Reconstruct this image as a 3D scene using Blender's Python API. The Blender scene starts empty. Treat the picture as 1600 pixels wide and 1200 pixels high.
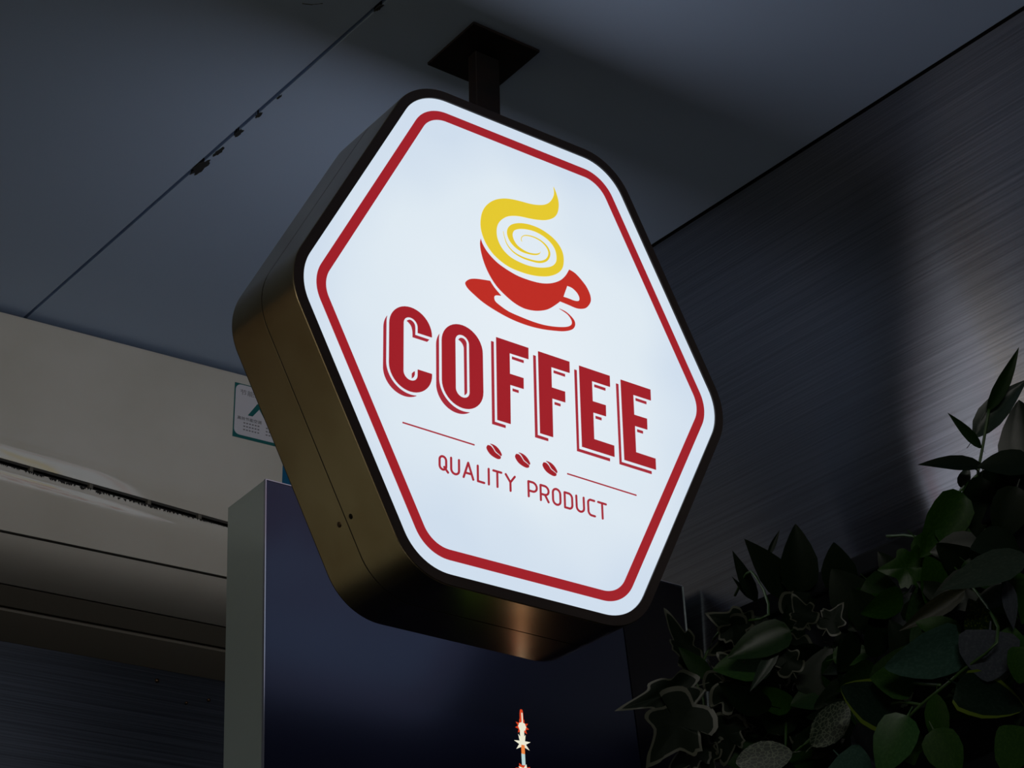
import bpy, bmesh, math, random
from mathutils import Vector, Matrix
from mathutils.geometry import tessellate_polygon
S = bpy.context.scene
COL = S.collection
R = math.radians
# ------------------------------------------------------------------ camera
cam_d = bpy.data.cameras.new('camera'); cam = bpy.data.objects.new('camera', cam_d); COL.objects.link(cam)
cam_d.sensor_width = 36; cam_d.sensor_fit = 'HORIZONTAL'; cam_d.lens = 3197.3/1600*36
cam_d.clip_start = .05; cam_d.clip_end = 100
rx = Vector((0.99971629, 0.01115851, -0.02104329)); ux = Vector((0.02381874, -0.46834303, 0.88322561)); fx = Vector((0, 0.88347625, 0.46847594))
m = Matrix((rx, ux, -fx)).transposed().to_4x4(); m.translation = Vector((0, 0, 1.6)); cam.matrix_world = m
S.camera = cam
S.view_settings.view_transform = 'Standard'; S.view_settings.look = 'None'
S.view_settings.exposure = 0.0; S.view_settings.gamma = 1.0; S.view_settings.use_curve_mapping = False
# ------------------------------------------------------------------ world and added lamp
w = bpy.data.worlds.new('world'); S.world = w; w.use_nodes = True
w.node_tree.nodes['Background'].inputs[0].default_value = (.62, .66, .72, 1)
w.node_tree.nodes['Background'].inputs[1].default_value = .004
def area(name, loc, target, sx, sy, power, col):
    l = bpy.data.lights.new(name, 'AREA'); l.shape = 'RECTANGLE'; l.size = sx; l.size_y = sy; l.energy = power; l.color = col
    o = bpy.data.objects.new(name, l); COL.objects.link(o); o.location = loc
    o.rotation_euler = (Vector(target)-Vector(loc)).to_track_quat('-Z', 'Y').to_euler(); return o
# unseen lamp added for front light, far behind the camera and to the left
area('added_front_light', (-.6, -6.0, 3.10), (0.0, 2.6, 2.7), 3.0, .14, 118, (1.0, .96, .90))

# ------------------------------------------------------------------ materials
def mat(name, col, rough=.5, metal=0., emit=None, es=1., spec=.5, coat=0., aniso=0.):
    M = bpy.data.materials.new(name); M.use_nodes = True
    b = M.node_tree.nodes['Principled BSDF']
    b.inputs['Base Color'].default_value = (*col, 1); b.inputs['Roughness'].default_value = rough
    b.inputs['Metallic'].default_value = metal; b.inputs['Specular IOR Level'].default_value = spec
    b.inputs['Coat Weight'].default_value = coat; b.inputs['Coat Roughness'].default_value = .08
    if emit: b.inputs['Emission Color'].default_value = (*emit, 1); b.inputs['Emission Strength'].default_value = es
    return M
def nd(M, t, **k):
    n = M.node_tree.nodes.new(t)
    for a, v in k.items(): setattr(n, a, v)
    return n
def lk(M, a, b): M.node_tree.links.new(a, b)
def bs(M): return M.node_tree.nodes['Principled BSDF']
def noise_col(M, c1, c2, scale=(8, 8, 8), detail=4, lo=.35, hi=.65, coord='Object'):
    tc = nd(M, 'ShaderNodeTexCoord'); mp = nd(M, 'ShaderNodeMapping'); mp.inputs['Scale'].default_value = scale
    n = nd(M, 'ShaderNodeTexNoise'); n.inputs['Scale'].default_value = 1; n.inputs['Detail'].default_value = detail
    r = nd(M, 'ShaderNodeValToRGB'); r.color_ramp.elements[0].position = lo; r.color_ramp.elements[1].position = hi
    r.color_ramp.elements[0].color = (*c1, 1); r.color_ramp.elements[1].color = (*c2, 1)
    lk(M, tc.outputs[coord], mp.inputs[0]); lk(M, mp.outputs[0], n.inputs['Vector']); lk(M, n.outputs[0], r.inputs[0]); lk(M, r.outputs[0], bs(M).inputs['Base Color'])
    return n, r
def brushed(name, c1, c2, rough, along, metal=1., bump=.02, fine=900, spec=.5):
    """brushed sheet: fine streaks along one object axis, relief across it"""
    M = mat(name, c1, rough, metal, spec=spec)
    sc = [fine, fine, fine]; sc[along] = 3
    n, r = noise_col(M, c1, c2, tuple(sc), 5, .3, .7)
    mr = nd(M, 'ShaderNodeMapRange'); mr.inputs['To Min'].default_value = rough*.85; mr.inputs['To Max'].default_value = rough*1.15
    lk(M, n.outputs[0], mr.inputs[0]); lk(M, mr.outputs[0], bs(M).inputs['Roughness'])
    if bump:
        bp = nd(M, 'ShaderNodeBump'); bp.inputs['Strength'].default_value = bump; bp.inputs['Distance'].default_value = .0005
        lk(M, n.outputs[0], bp.inputs['Height']); lk(M, bp.outputs[0], bs(M).inputs['Normal'])
    return M
M_ceil = mat('satin_ceiling_sheet', (.50,.65,.90), .5, 0., spec=.3); noise_col(M_ceil, (.50,.65,.90), (.54,.69,.94), (1.5, 1.5, 1.5), 3)
M_wall = brushed('brushed_wall_sheet', (.24,.24,.255), (.36,.36,.385), .23, 1, 1., .05, 420)
bs(M_wall).inputs['Anisotropic'].default_value = 1.0
tg = nd(M_wall, 'ShaderNodeTangent', direction_type='UV_MAP'); tg.uv_map = 'UVMap'; lk(M_wall, tg.outputs[0], bs(M_wall).inputs['Tangent'])
M_bwall = brushed('brushed_back_wall_sheet', (.045, .052, .062), (.085, .095, .115), .36, 0, 1., .06, 420)
M_floor = mat('dark_floor_tile', (.10, .095, .09), .45); noise_col(M_floor, (.020, .019, .018), (.035, .033, .03), (3, 3, 3))
M_black = mat('black_void', (.006, .006, .006), .9)
M_brass = mat('aged_brass', (.30, .23, .12), .24, 1.); noise_col(M_brass, (.40, .30, .16), (.52, .42, .25), (9, 9, 9), 6)
M_brass2 = mat('brass_edge', (.42, .31, .17), .3, 1.)
M_rim = mat('black_brown_rim', (.030, .020, .017), .42, spec=.3)
M_dark = mat('rusty_dark_steel', (.010, .007, .006), .6, .3); noise_col(M_dark, (.006, .005, .005), (.018, .009, .007), (30, 30, 30))
M_hole = mat('screw_dark', (.02, .017, .012), .4, 1.)
M_screw = mat('screw_brass', (.10, .065, .04), .45, 1.)
# back-lit acrylic: whiter in the middle of the lamps, a little bluer near the edge
M_face = mat('backlit_white_acrylic', (.05, .05, .05), .35)
tc = nd(M_face, 'ShaderNodeTexCoord'); n = nd(M_face, 'ShaderNodeTexNoise'); n.inputs['Scale'].default_value = 7; n.inputs['Detail'].default_value = 1
ln = nd(M_face, 'ShaderNodeVectorMath', operation='LENGTH'); ma = nd(M_face, 'ShaderNodeMath', operation='MULTIPLY_ADD')
ma.inputs[1].default_value = .16; r = nd(M_face, 'ShaderNodeValToRGB')
lk(M_face, tc.outputs['Object'], n.inputs['Vector']); lk(M_face, tc.outputs['Object'], ln.inputs[0])
lk(M_face, n.outputs[0], ma.inputs[0]); lk(M_face, ln.outputs['Value'], ma.inputs[2]); lk(M_face, ma.outputs[0], r.inputs[0])
r.color_ramp.elements[0].position = .10; r.color_ramp.elements[0].color = (.775, .845, .905, 1)
r.color_ramp.elements[1].position = .37; r.color_ramp.elements[1].color = (.62, .72, .84, 1)
e = r.color_ramp.elements.new(.27); e.color = (.725, .81, .882, 1)
lk(M_face, r.outputs[0], bs(M_face).inputs['Emission Color']); bs(M_face).inputs['Emission Strength'].default_value = 1.0
def vinyl(name, c): return mat(name, tuple(v*.1 for v in c), .35, emit=c, es=1.0)
M_red = vinyl('backlit_crimson_vinyl', (.335, .0125, .019)); M_text = vinyl('backlit_thin_red_vinyl', (.36, .022, .036))
M_cup = vinyl('backlit_brick_red_vinyl', (.50, .025, .016)); M_yel = vinyl('backlit_yellow_vinyl', (.77, .575, .027))
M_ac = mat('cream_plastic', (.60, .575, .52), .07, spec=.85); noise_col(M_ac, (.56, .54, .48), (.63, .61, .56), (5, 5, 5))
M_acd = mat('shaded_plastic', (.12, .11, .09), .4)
M_inner = mat('duct_black', (.01, .009, .008), .8)
M_teal = mat('teal_print', (.006, .12, .12), .4); M_lab = mat('label_white', (.60, .60, .66), .4); M_ink = mat('label_grey_ink', (.18, .18, .20), .5); M_ink2 = mat('label_black_ink', (.05, .05, .055), .5)
M_blue = mat('blue_print', (.0, .10, .22), .4)
M_alu = mat('grey_green_aluminium', (.37, .44, .425), .38, .55); M_trim = mat('bright_trim', (.30, .32, .39), .3, .8)
M_scr = mat('dark_navy_gloss', (.003, .0035, .014), .32, spec=.55)
bs(M_scr).inputs['Specular Tint'].default_value = (.50, .62, 1.0, 1); M_scr2 = mat('navy_black_gloss', (.002, .002, .007), .3, spec=.12)
M_fg = vinyl('glow_green', (.16, .38, .04)); M_f1 = vinyl('glow_red', (.62, .05, .012)); M_f2 = vinyl('glow_cream', (.80, .78, .62)); M_f3 = vinyl('glow_orange', (.80, .22, .05)); M_f4 = vinyl('glow_pale_blue', (.45, .62, .62))
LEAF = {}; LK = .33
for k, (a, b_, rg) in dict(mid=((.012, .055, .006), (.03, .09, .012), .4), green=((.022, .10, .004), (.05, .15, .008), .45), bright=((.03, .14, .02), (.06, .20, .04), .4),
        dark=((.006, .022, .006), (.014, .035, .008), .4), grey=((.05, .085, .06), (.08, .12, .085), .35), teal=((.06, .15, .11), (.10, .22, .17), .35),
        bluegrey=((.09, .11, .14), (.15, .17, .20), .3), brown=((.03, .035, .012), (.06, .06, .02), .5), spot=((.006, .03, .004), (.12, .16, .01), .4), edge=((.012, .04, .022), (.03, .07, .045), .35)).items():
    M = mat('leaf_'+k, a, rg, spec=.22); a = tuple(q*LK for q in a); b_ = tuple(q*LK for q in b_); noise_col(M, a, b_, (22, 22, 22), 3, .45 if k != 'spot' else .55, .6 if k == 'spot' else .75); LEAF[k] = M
M_margin = mat('leaf_cream_margin', (.055, .060, .042), .5); M_ymargin = mat('leaf_yellow_margin', (.07, .11, .005), .45)
M_ivy = mat('leaf_ivy_dark', (.003, .008, .003), .6, spec=.15)
M_vein = mat('leaf_dark_vein', (.01, .03, .01), .5)
M_stem = mat('stem_green', (.02, .055, .008), .5)
M_net = mat('leaf_netted', (.02, .04, .02), .5)
tc = nd(M_net, 'ShaderNodeTexCoord'); v = nd(M_net, 'ShaderNodeTexVoronoi', feature='DISTANCE_TO_EDGE'); v.inputs['Scale'].default_value = 11
r = nd(M_net, 'ShaderNodeValToRGB'); r.color_ramp.elements[0].position = .03; r.color_ramp.elements[0].color = (.08, .10, .065, 1); r.color_ramp.elements[1].position = .10; r.color_ramp.elements[1].color = (.010, .02, .010, 1)
lk(M_net, tc.outputs['Object'], v.inputs['Vector']); lk(M_net, v.outputs['Distance'], r.inputs[0]); lk(M_net, r.outputs[0], bs(M_net).inputs['Base Color'])
M_pot = mat('black_planter_plastic', (.003, .004, .005), .8, spec=.1); M_soil = mat('dark_soil', (.02, .014, .01), .95)
M_seal = mat('dried_sealant', (.03, .033, .036), .8)

# ------------------------------------------------------------------ helpers
def obj(name, me, M, parent=None):
    o = bpy.data.objects.new(name, me); COL.objects.link(o)
    if M is not None:
        me.materials.clear()
        for q in (M if isinstance(M, (list, tuple)) else [M]): me.materials.append(q)
    if parent: o.parent = parent
    return o
def mesh(name, vs, fs):
    me = bpy.data.meshes.new(name); me.from_pydata([tuple(v) for v in vs], [], fs); me.update(); return me
def fix(me):
    bm = bmesh.new(); bm.from_mesh(me); bmesh.ops.recalc_face_normals(bm, faces=bm.faces); bm.to_mesh(me); bm.free(); return me
def root(name, label, cat, loc=(0, 0, 0), rz=0, group=None):
    o = bpy.data.objects.new(name, None); COL.objects.link(o); o.empty_display_size = .05
    o.location = loc; o.rotation_euler = (0, 0, rz); tag(o, label, cat, group); return o
def tag(o, label, cat, group=None):
    o['label'] = label; o['category'] = cat
    if group: o['group'] = group
def box(name, x0, x1, y0, y1, z0, z1, M, parent=None, bev=0):
    vs = [(x, y, z) for x in (x0, x1) for y in (y0, y1) for z in (z0, z1)]
    me = fix(mesh(name, vs, [(0, 1, 3, 2), (4, 6, 7, 5), (0, 4, 5, 1), (2, 3, 7, 6), (0, 2, 6, 4), (1, 5, 7, 3)]))
    if bev:
        bm = bmesh.new(); bm.from_mesh(me); bmesh.ops.bevel(bm, geom=bm.edges[:], offset=bev, segments=2, profile=.5, affect='EDGES'); bm.to_mesh(me); bm.free()
    return obj(name, me, M, parent)
def plate(name, loops, y0, y1, M, parent=None):
    """flat shape given by outline loops (x,z), holes included, with thickness along y"""
    flat = [Vector((p[0], p[1], 0)) for l in loops for p in l]
    tris = tessellate_polygon([[Vector((p[0], p[1], 0)) for p in l] for l in loops])
    n = len(flat); vs = [(p.x, y0, p.y) for p in flat]+[(p.x, y1, p.y) for p in flat]
    fs = []
    for t in tris:
        a, b, c = t
        cr = (flat[b]-flat[a]).cross(flat[c]-flat[a]).z
        if abs(cr) < 1e-17: continue
        if cr < 0: b, c = c, b
        fs.append((a, b, c)); fs.append((a+n, c+n, b+n))
    k = 0
    for l in loops:
        L_ = len(l)
        for i in range(L_): fs.append((k+i, k+(i+1) % L_, k+(i+1) % L_+n, k+i+n))
        k += L_
    return obj(name, fix(mesh(name, vs, fs)), M, parent)
def tube(name, pts, rad, M, parent=None, seg=8):
    vs = []; fs = []; pts = [Vector(p) for p in pts]
    for i, p in enumerate(pts):
        t = (pts[min(i+1, len(pts)-1)]-pts[max(i-1, 0)]).normalized(); a = t.orthogonal().normalized(); b = t.cross(a)
        rr = rad[i] if isinstance(rad, (list, tuple)) else rad
        for k in range(seg): an = 2*math.pi*k/seg; vs.append(p+a*math.cos(an)*rr+b*math.sin(an)*rr)
    for i in range(len(pts)-1):
        for k in range(seg): fs.append((i*seg+k, i*seg+(k+1) % seg, (i+1)*seg+(k+1) % seg, (i+1)*seg+k))
    fs.append(tuple(range(seg))); fs.append(tuple(range((len(pts)-1)*seg, len(pts)*seg)))
    me = fix(mesh(name, vs, fs)); 
    for p in me.polygons: p.use_smooth = True
    return obj(name, me, M, parent)
def bez(pts, corners=(), n=5, closed=True):
    """Catmull-Rom through the points; indexes in corners stay sharp"""
    out = []; N = len(pts)
    for i in range(N if closed else N-1):
        p0, p1, p2, p3 = pts[(i-1) % N], pts[i], pts[(i+1) % N], pts[(i+2) % N]
        if not closed and i == 0: p0 = p1
        if not closed and i == N-2: p3 = p2
        if i in corners: p0 = p1
        if (i+1) % N in corners: p3 = p2
        for k in range(n):
            t = k/n
            out.append(tuple(.5*((2*b)+(-a+c)*t+(2*a-5*b+4*c-d)*t*t+(-a+3*b-3*c+d)*t**3) for a, b, c, d in zip(p0, p1, p2, p3)))
    if not closed: out.append(tuple(pts[-1]))
    return out
def structure(o): o['kind'] = 'structure'; return o

# ------------------------------------------------------------------ setting (room axes turned 38.85 degrees)
RA = R(38.85)
def place(o, a=RA): o.rotation_euler = (0, 0, a); return o
H = 3.19
ce = structure(place(box('ceiling', -3.2, 1.90, -3.0, 3.4, H+.012, H+.10, M_black)))
def uvbox(o, ax_u):
    me = o.data; uv = me.uv_layers.new(name='UVMap')
    for l in me.loops: v_ = me.vertices[l.vertex_index].co; uv.data[l.index].uv = (v_.z, v_[ax_u])
for x0, x1 in ((-.10, 1.1326), (1.1374, 1.7768), (-1.35, -.105), (-3.2, -1.355)):
    box('ceiling_panel', x0, x1, -3.0, 3.35, H, H+.0115, M_ceil, ce, .0008)
for (x, y, s, ph, k) in ((1.1400, 2.088, 1.0, 0, 0), (1.1405, 2.040, .55, 1, 1), (1.1390, 1.985, .45, 2, 1), (1.1388, 1.935, .35, 3, 1), (1.1385, 1.885, .25, 4, 1), (1.137, 1.655, .40, 5, 1)):
    random.seed(ph+3); pts = []
    for i in range(22):
        an = 2*math.pi*i/22; q = 1+random.uniform(-.3, .3)
        pts.append((x+math.cos(an)*.0062*s*q+.0006, y+math.sin(an)*.021*s*q))
    vs = [(p[0], p[1], H-.0012) for p in pts]+[(p[0], p[1], H+.006) for p in pts]
    fs = [tuple(range(22)), tuple(range(43, 21, -1))]+[(i, (i+1) % 22, (i+1) % 22+22, i+22) for i in range(22)]
    obj('sealant_crumb', fix(mesh('sealant_crumb', vs, fs)), M_seal, ce)
tube('scratch_mark', [(1.058, 1.705, H-.0002), (1.068, 1.70, H-.0002), (1.078, 1.69, H-.0002)], .0006, M_seal, ce, 5)
wr = structure(place(box('wall_right', 1.78, 1.84, -2.6, 2.765, 0, H-.0030, M_wall))); uvbox(wr, 1)
box('backing_strip', 1.784, 1.84, -2.6, 2.765, H-.0029, H+.0119, M_black, wr)
wb = structure(box('wall_back', -3.0, 1.46, 2.9515, 3.01, 0, H-.003, M_bwall)); place(wb, R(33)); 
for (x, z, s) in ((1.2190, 2.7375, 1), (1.2720, 2.7085, .7), (1.3110, 2.7200, .8)):
    tube('wall_plug', [(x, 2.9514, z), (x, 2.948, z)], [.004*s, .003*s], M_screw, wb, 8)
structure(place(box('floor', -5, 1.84, -7, 3.4, -.06, 0, M_floor)))
structure(place(box('added_wall_left', -4.9, -4.8, -5, 6.5, 0, 3.6, mat('cream_bounce_wall', (.55, .48, .33), .6))))  # unseen wall added to bounce light onto the brass and display side
box('added_pale_reflector', -3.0, .22, 2.935, 2.951, 0, 2.42, mat('grey_cream_reflector', (.52, .52, .41), .6), wb)  # unseen pale panel added for the lower brass side to reflect
box('added_brown_reflector', -3.0, .22, 2.935, 2.951, 2.422, H-.004, mat('brown_reflector', (.185, .145, .105), .6), wb)  # unseen brown panel added to keep the upper brass reflection darker
area('added_wash_light', (-1.95, .42, 3.0), (-4.15, -.3, 1.6), 3.0, .3, 25, (1.0, .93, .80))  # added lamp, brightens the unseen left wall for side fill
# ------------------------------------------------------------------ hanging light box sign
YAW = R(36.747535)
sg = root('hanging_sign', 'glowing hexagonal coffee sign in brass case hanging from the ceiling', 'sign', (0.01309429, 2.05237696, 1.13405733+1.6), YAW)
D = .1325
HV = [(-.1434, .3034), (-.3, 0), (-.1432, -.3034), (.1432, -.3034), (.3, 0), (.1434, .3034)]   # counter-clockwise seen from +y reversed
def hexa(off, seg=14, rad=.066, nrm=False):
    out = []; ns = []; n = 6
    for i in range(n):
        p, c, q = (Vector(HV[(i-1) % n]), Vector(HV[i]), Vector(HV[(i+1) % n]))
        e1 = (c-p).normalized(); e2 = (q-c).normalized(); n1 = Vector((-e1.y, e1.x)); n2 = Vector((-e2.y, e2.x))
        if n1.dot(c) < 0: n1 = -n1
        if n2.dot(c) < 0: n2 = -n2
        cen = c-(n1+n2)/(1+n1.dot(n2))*rad
        a1 = math.atan2(n1.y, n1.x); a2 = math.atan2(n2.y, n2.x); da = (a2-a1+math.pi) % (2*math.pi)-math.pi
        for k in range(seg+1):
            a = a1+da*k/seg; out.append((cen.x+math.cos(a)*(rad+off), cen.y+math.sin(a)*(rad+off))); ns.append((math.cos(a), math.sin(a)))
    return (out, ns) if nrm else out
def band(name, off, y0, y1, M, parent, c0=.0009, c1=.0009):
    o_, ns = hexa(off, nrm=True); i_ = hexa(off-.0006); n = len(o_)
    rings = [(o_, y0+c0), (o_, y1-c1)]
    vs = [(p[0], y, p[1]) for l, y in rings for p in l]; fs = [(k, (k+1) % n, (k+1) % n+n, k+n) for k in range(n)]
    nor = [(a, 0, b) for a, b in ns]*2
    cap = len(vs)
    oa = hexa(off-c0); ob = hexa(off-c1)
    for l, y, s in ((o_, y0+c0, -1), (oa, y0, -1), (i_, y0, -1), (o_, y1-c1, 1), (ob, y1, 1), (i_, y1, 1)):
        vs += [(p[0], y, p[1]) for p in l]; nor += [(0, s, 0)]*n
    for b0 in (cap, cap+3*n):
        for j in range(2):
            fs += [(b0+j*n+k, b0+j*n+(k+1) % n, b0+(j+1)*n+(k+1) % n, b0+(j+1)*n+k) for k in range(n)]
    me = fix(mesh(name, vs, fs))
    for p in me.polygons: p.use_smooth = p.index < n
    # analytic normals so that the flat sides stay flat and the corners round
    ln_ = []
    for p in me.polygons:
        for li in p.loop_indices:
            vi = me.loops[li].vertex_index
            ln_.append(nor[vi] if p.index < n else tuple(p.normal))
    me.normals_split_custom_set(ln_)
    return obj(name, me, M, parent)
band('front_band', .0125, .0, .0658, M_brass, sg, .0009, .0001)
band('rear_band', .0125, .0675, D, M_brass, sg, .0001, .0009)
plate('inner_box', [hexa(.0117)], .0075, D-.0075, M_black, sg)
plate('front_rim', [hexa(.0118), hexa(0)], -.0012, .007, M_rim, sg)
plate('rear_rim', [hexa(.0118), hexa(0)], D-.007, D+.0012, M_rim, sg)
plate('front_face', [hexa(.004)], .0010, .0058, M_face, sg)
rf = plate('rear_face', [hexa(.004)], D-.0058, D-.0010, M_face, sg)
# screws in the lower left side of the case
n3 = Vector((-.88837, 0, -.45912))
for (x, y, z, M, rr) in ((-.1916, .0569, -.2369, M_hole, .0030), (-.1913, .0806, -.2376, M_screw, .0032)):
    p = Vector((x, y, z)); 
    tube('screw', [p-n3*.001, p+n3*.0004, p+n3*.0007], [rr, rr, rr*.6], M, sg, 12)
# ceiling plate and tube
box('ceiling_plate', -.0513, .0513, D/2-.0513, D/2+.0513, H-2.73405733-.0042, H-2.73405733-.0002, M_dark, sg, .0006)
box('hanging_tube', -.0180, .0190, D/2-.0085, D/2+.0085, .314, H-2.73405733-.0040, M_dark, sg, .0012)
# printed graphics on both faces (outlines in metres on the face plane)
Y0, Y1 = .00025, .0012
def mm(l): return [(x/1000, z/1000) for x, z in l]
def letterF(x0): 
    return ([[(x0, 3.6), (x0+45.5, 3.6), (x0+45.2, -11.2), (x0+18.4, -11.5), (x0+18.2, -38.3), (x0+37.4, -38.2), (x0+37.2, -52.1), (x0+18.3, -52.3), (x0+17.7, -102.1), (x0-.6, -102.1)]],
        [[(x0-7.2, -3.7), (x0-3.7, -3.7), (x0-4.3, -105.5), (x0+10.6, -105.8), (x0+10.5, -109.1), (x0-7.8, -109.2)],
         [(x0+21.8, -14.9), (x0+38.3, -14.9), (x0+38.2, -18.3), (x0+21.8, -18.2)], [(x0+21.6, -56.1), (x0+30, -56.1), (x0+29.9, -59.3), (x0+21.6, -59.3)]])
def letterE(x0):
    return ([[(x0, 2.8), (x0+45.7, 2.8), (x0+45.4, -11.9), (x0+18.3, -12.1), (x0+18.1, -38.8), (x0+37.6, -38.6), (x0+37.2, -53.1), (x0+18.2, -53.4), (x0+17.8, -88.1), (x0+47.3, -88.5), (x0+47, -103), (x0-.4, -102.8)]],
        [[(x0-7.3, -4.5), (x0-3.8, -4.5), (x0-4.9, -106.8), (x0+40, -106.9), (x0+39.9, -110.5), (x0-8, -110.3)],
         [(x0+21.7, -15.6), (x0+38.2, -15.6), (x0+38.1, -19.1), (x0+21.7, -19)], [(x0+21.5, -57), (x0+30.2, -57), (x0+30.1, -60.4), (x0+21.5, -60.4)]])
def arc(cx, cy, r, a0, a1, n=14): return [(cx+r*math.cos(R(a0+(a1-a0)*i/n)), cy+r*math.sin(R(a0+(a1-a0)*i/n))) for i in range(n+1)]
def stadium(cx, yt, yb, r, n=20): return arc(cx, yt-r, r, 0, 180, n)+arc(cx, yb+r, r, 180, 360, n)
def sds(p, cx, yt, yb, r):
    y = min(max(p[1], yb+r), yt-r); return math.hypot(p[0]-cx, p[1]-y)-r
def crescent(A_, B_):
    """the part of stadium A outside stadium B"""
    n = 90
    a = stadium(*A_, n); b = stadium(*B_, n)
    ain = [p for p in a]; keep = [sds(p, *B_) > .02 for p in ain]
    st = next(i for i in range(len(keep)) if keep[i] and not keep[i-1]); outer = []
    i = st
    while keep[i % len(keep)] and len(outer) < len(keep): outer.append(ain[i % len(keep)]); i += 1
    kb = [sds(p, *A_) < -.02 for p in b]
    sb = next(i for i in range(len(kb)) if kb[i] and not kb[i-1]); inner = []
    i = sb
    while kb[i % len(kb)] and len(inner) < len(kb): inner.append(b[i % len(kb)]); i += 1
    if (Vector(outer[-1])-Vector(inner[0])).length < (Vector(outer[-1])-Vector(inner[-1])).length: loop = outer+inner
    else: loop = outer+inner[::-1]
    return loop[::2]
glyphs = []   # (loops, shadow loop lists)
C_out = stadium(-153.25, 4.8, -100.4, 28.1)
cin = arc(-153.3, -17.6, 9.4, 0, 180)+arc(-153.3, -77.3, 9.4, 180, 360)
C_loop = arc(-153.25, -23.3, 28.1, 0, 180, 22)+arc(-153.25, -72.3, 28.1, 180, 360, 22)+[(-125.3, -70.5), (-143.9, -70.5)]+arc(-153.3, -77.3, 9.4, 0, -180)+arc(-153.3, -17.6, 9.4, 180, 0)+[(-143.9, -24.6), (-125.2, -24.5)]
c_sh = [crescent((-160.75, -2.7, -108.1, 28.1), (-153.25, 8.6, -104.2, 31.9)),
        arc(-158.6, -25, 11.6, 92, 0, 10)[1:] and bez([(-158.5, -13.6), (-154.6, -11.3), (-150, -12.8), (-147.5, -17.5), (-147.4, -28.3), (-128.6, -28.4), (-131.4, -31.9), (-150.7, -32.1), (-151, -24), (-153.2, -17.6)], (0, 4, 5, 6, 7), 4),
        [(-151.6, -77.5), (-149.5, -75), (-147.9, -73.9), (-147.9, -78.3), (-149.3, -81.6), (-151.6, -83.8)]]
glyphs.append(([C_loop], c_sh))
glyphs.append(([stadium(-84, 4.2, -100.8, 27.9), stadium(-84.1, -8.6, -87.6, 9.45)],
    [crescent((-91.4, -3.5, -109, 28.0), (-84, 8, -104.7, 31.8)), crescent((-84, -12.4, -84.3, 5.75), (-91.3, -15.8, -95, 9.45))]))
glyphs += [letterF(-36.8), letterF(22.7), letterE(82.4), letterE(144.6)]
def stroke(pts, w, caps=True):
    """constant or varying width stroke as one outline"""
    P = [Vector(p[:2]) for p in pts]; W = [(p[2] if len(p) > 2 else w)/2 for p in pts]; l = []; r_ = []
    for i, p in enumerate(P):
        t = (P[min(i+1, len(P)-1)]-P[max(i-1, 0)]).normalized(); n_ = Vector((-t.y, t.x))
        if 0 < i < len(P)-1:
            t1 = (P[i]-P[i-1]).normalized(); c_ = max(.5, abs(n_.dot(Vector((-t1.y, t1.x)))))
        else: c_ = 1
        l.append(p+n_*W[i]/c_); r_.append(p-n_*W[i]/c_)
    out = [tuple(q) for q in l]
    if caps:
        t = (P[-1]-P[-2]).normalized(); a = math.atan2(t.y, t.x)
        out += [(P[-1].x+W[-1]*math.cos(a+s), P[-1].y+W[-1]*math.sin(a+s)) for s in (1.0, .4, -.4, -1.0)]
    out += [tuple(q) for q in r_[::-1]]
    if caps:
        t = (P[0]-P[1]).normalized(); a = math.atan2(t.y, t.x)
        out += [(P[0].x+W[0]*math.cos(a+s), P[0].y+W[0]*math.sin(a+s)) for s in (1.0, .4, -.4, -1.0)]
    return out
def multi(name, shapes, y0, y1, M, parent):
    """several disjoint or touching outlines joined into one mesh"""
    parts = [plate(name, s if isinstance(s[0], list) else [s], y0, y1, M, None) for s in shapes]
    bm = bmesh.new()
    for p in parts: bm.from_mesh(p.data); bpy.data.objects.remove(p)
    me = bpy.data.meshes.new(name); bm.to_mesh(me); bm.free(); return obj(name, me, M, parent)
w_ = 2.5; T, Bt = -166.2, -185.0
small = {
 'Q': [arc(-111.3, -171.4, 4.3, 0, 180, 8)+arc(-111.3, -178.6, 4.3, 180, 360, 8)+[(-107.0, -171.4)], [(-109.6, -179.4), (-104.6, -184.8)]],
 'U': [[(-100.5, -165.9)]+arc(-95.3, -179.0, 5.15, 180, 360, 10)+[(-90.1, -165.9)]],
 'A': [[(-84.2, -184.6), (-77.9, -165.9), (-71.4, -184.6)], [(-81.6, -178.7), (-73.9, -178.7)]],
 'L': [[(-65.2, -166), (-65.2, -184.6), (-56.8, -184.7)]],
 'I': [[(-50.6, -166), (-50.6, -184.8)]],
 'T': [[(-44.3, -166.2), (-33.4, -166.2)], [(-39.0, -166.2), (-39.0, -184.8)]],
 'Y': [[(-27.5, -166.3), (-21.3, -174.6), (-15.1, -166.3)], [(-21.3, -174.6), (-21.3, -185)]],
 'P': [[(3.5, -185.2), (3.5, -166.8), (9.5, -166.8)]+arc(9.4, -172.4, 5.6, 80, -90, 8)+[(3.5, -178.0)]],
 'R': [[(20.3, -185.5), (20.3, -167.0), (26, -167.0)]+arc(26, -172.4, 5.4, 80, -90, 8)+[(20.3, -177.8)], [(26.2, -177.8), (31.0, -185.6)]],
 'O': [arc(42.6, -171.6, 5.2, 0, 180, 8)+arc(42.6, -180.4, 5.2, 180, 360, 8)+[(47.8, -171.6)]],
 'D': [[(54, -167.3), (54, -185.8), (60.5, -185.8)]+arc(59.4, -180.9, 5.1, -70, 0, 5)+arc(59.4, -172.4, 5.1, 0, 80, 6)+[(54, -167.3)]],
 'u': [[(70.6, -167.2)]+arc(75.9, -180.5, 5.2, 180, 360, 10)+[(81.1, -167.2)]],
 'C': [[(96.4, -167.4), (91.5, -167.3)]+arc(91.5, -171.4, 4.2, 100, 180, 5)+arc(92.4, -181.5, 5.0, 180, 255, 6)+[(96.6, -186.4)]],
 't': [[(101.9, -167.2), (113.3, -167.4)], [(107.6, -167.3), (107.6, -186.4)]]}
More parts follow.
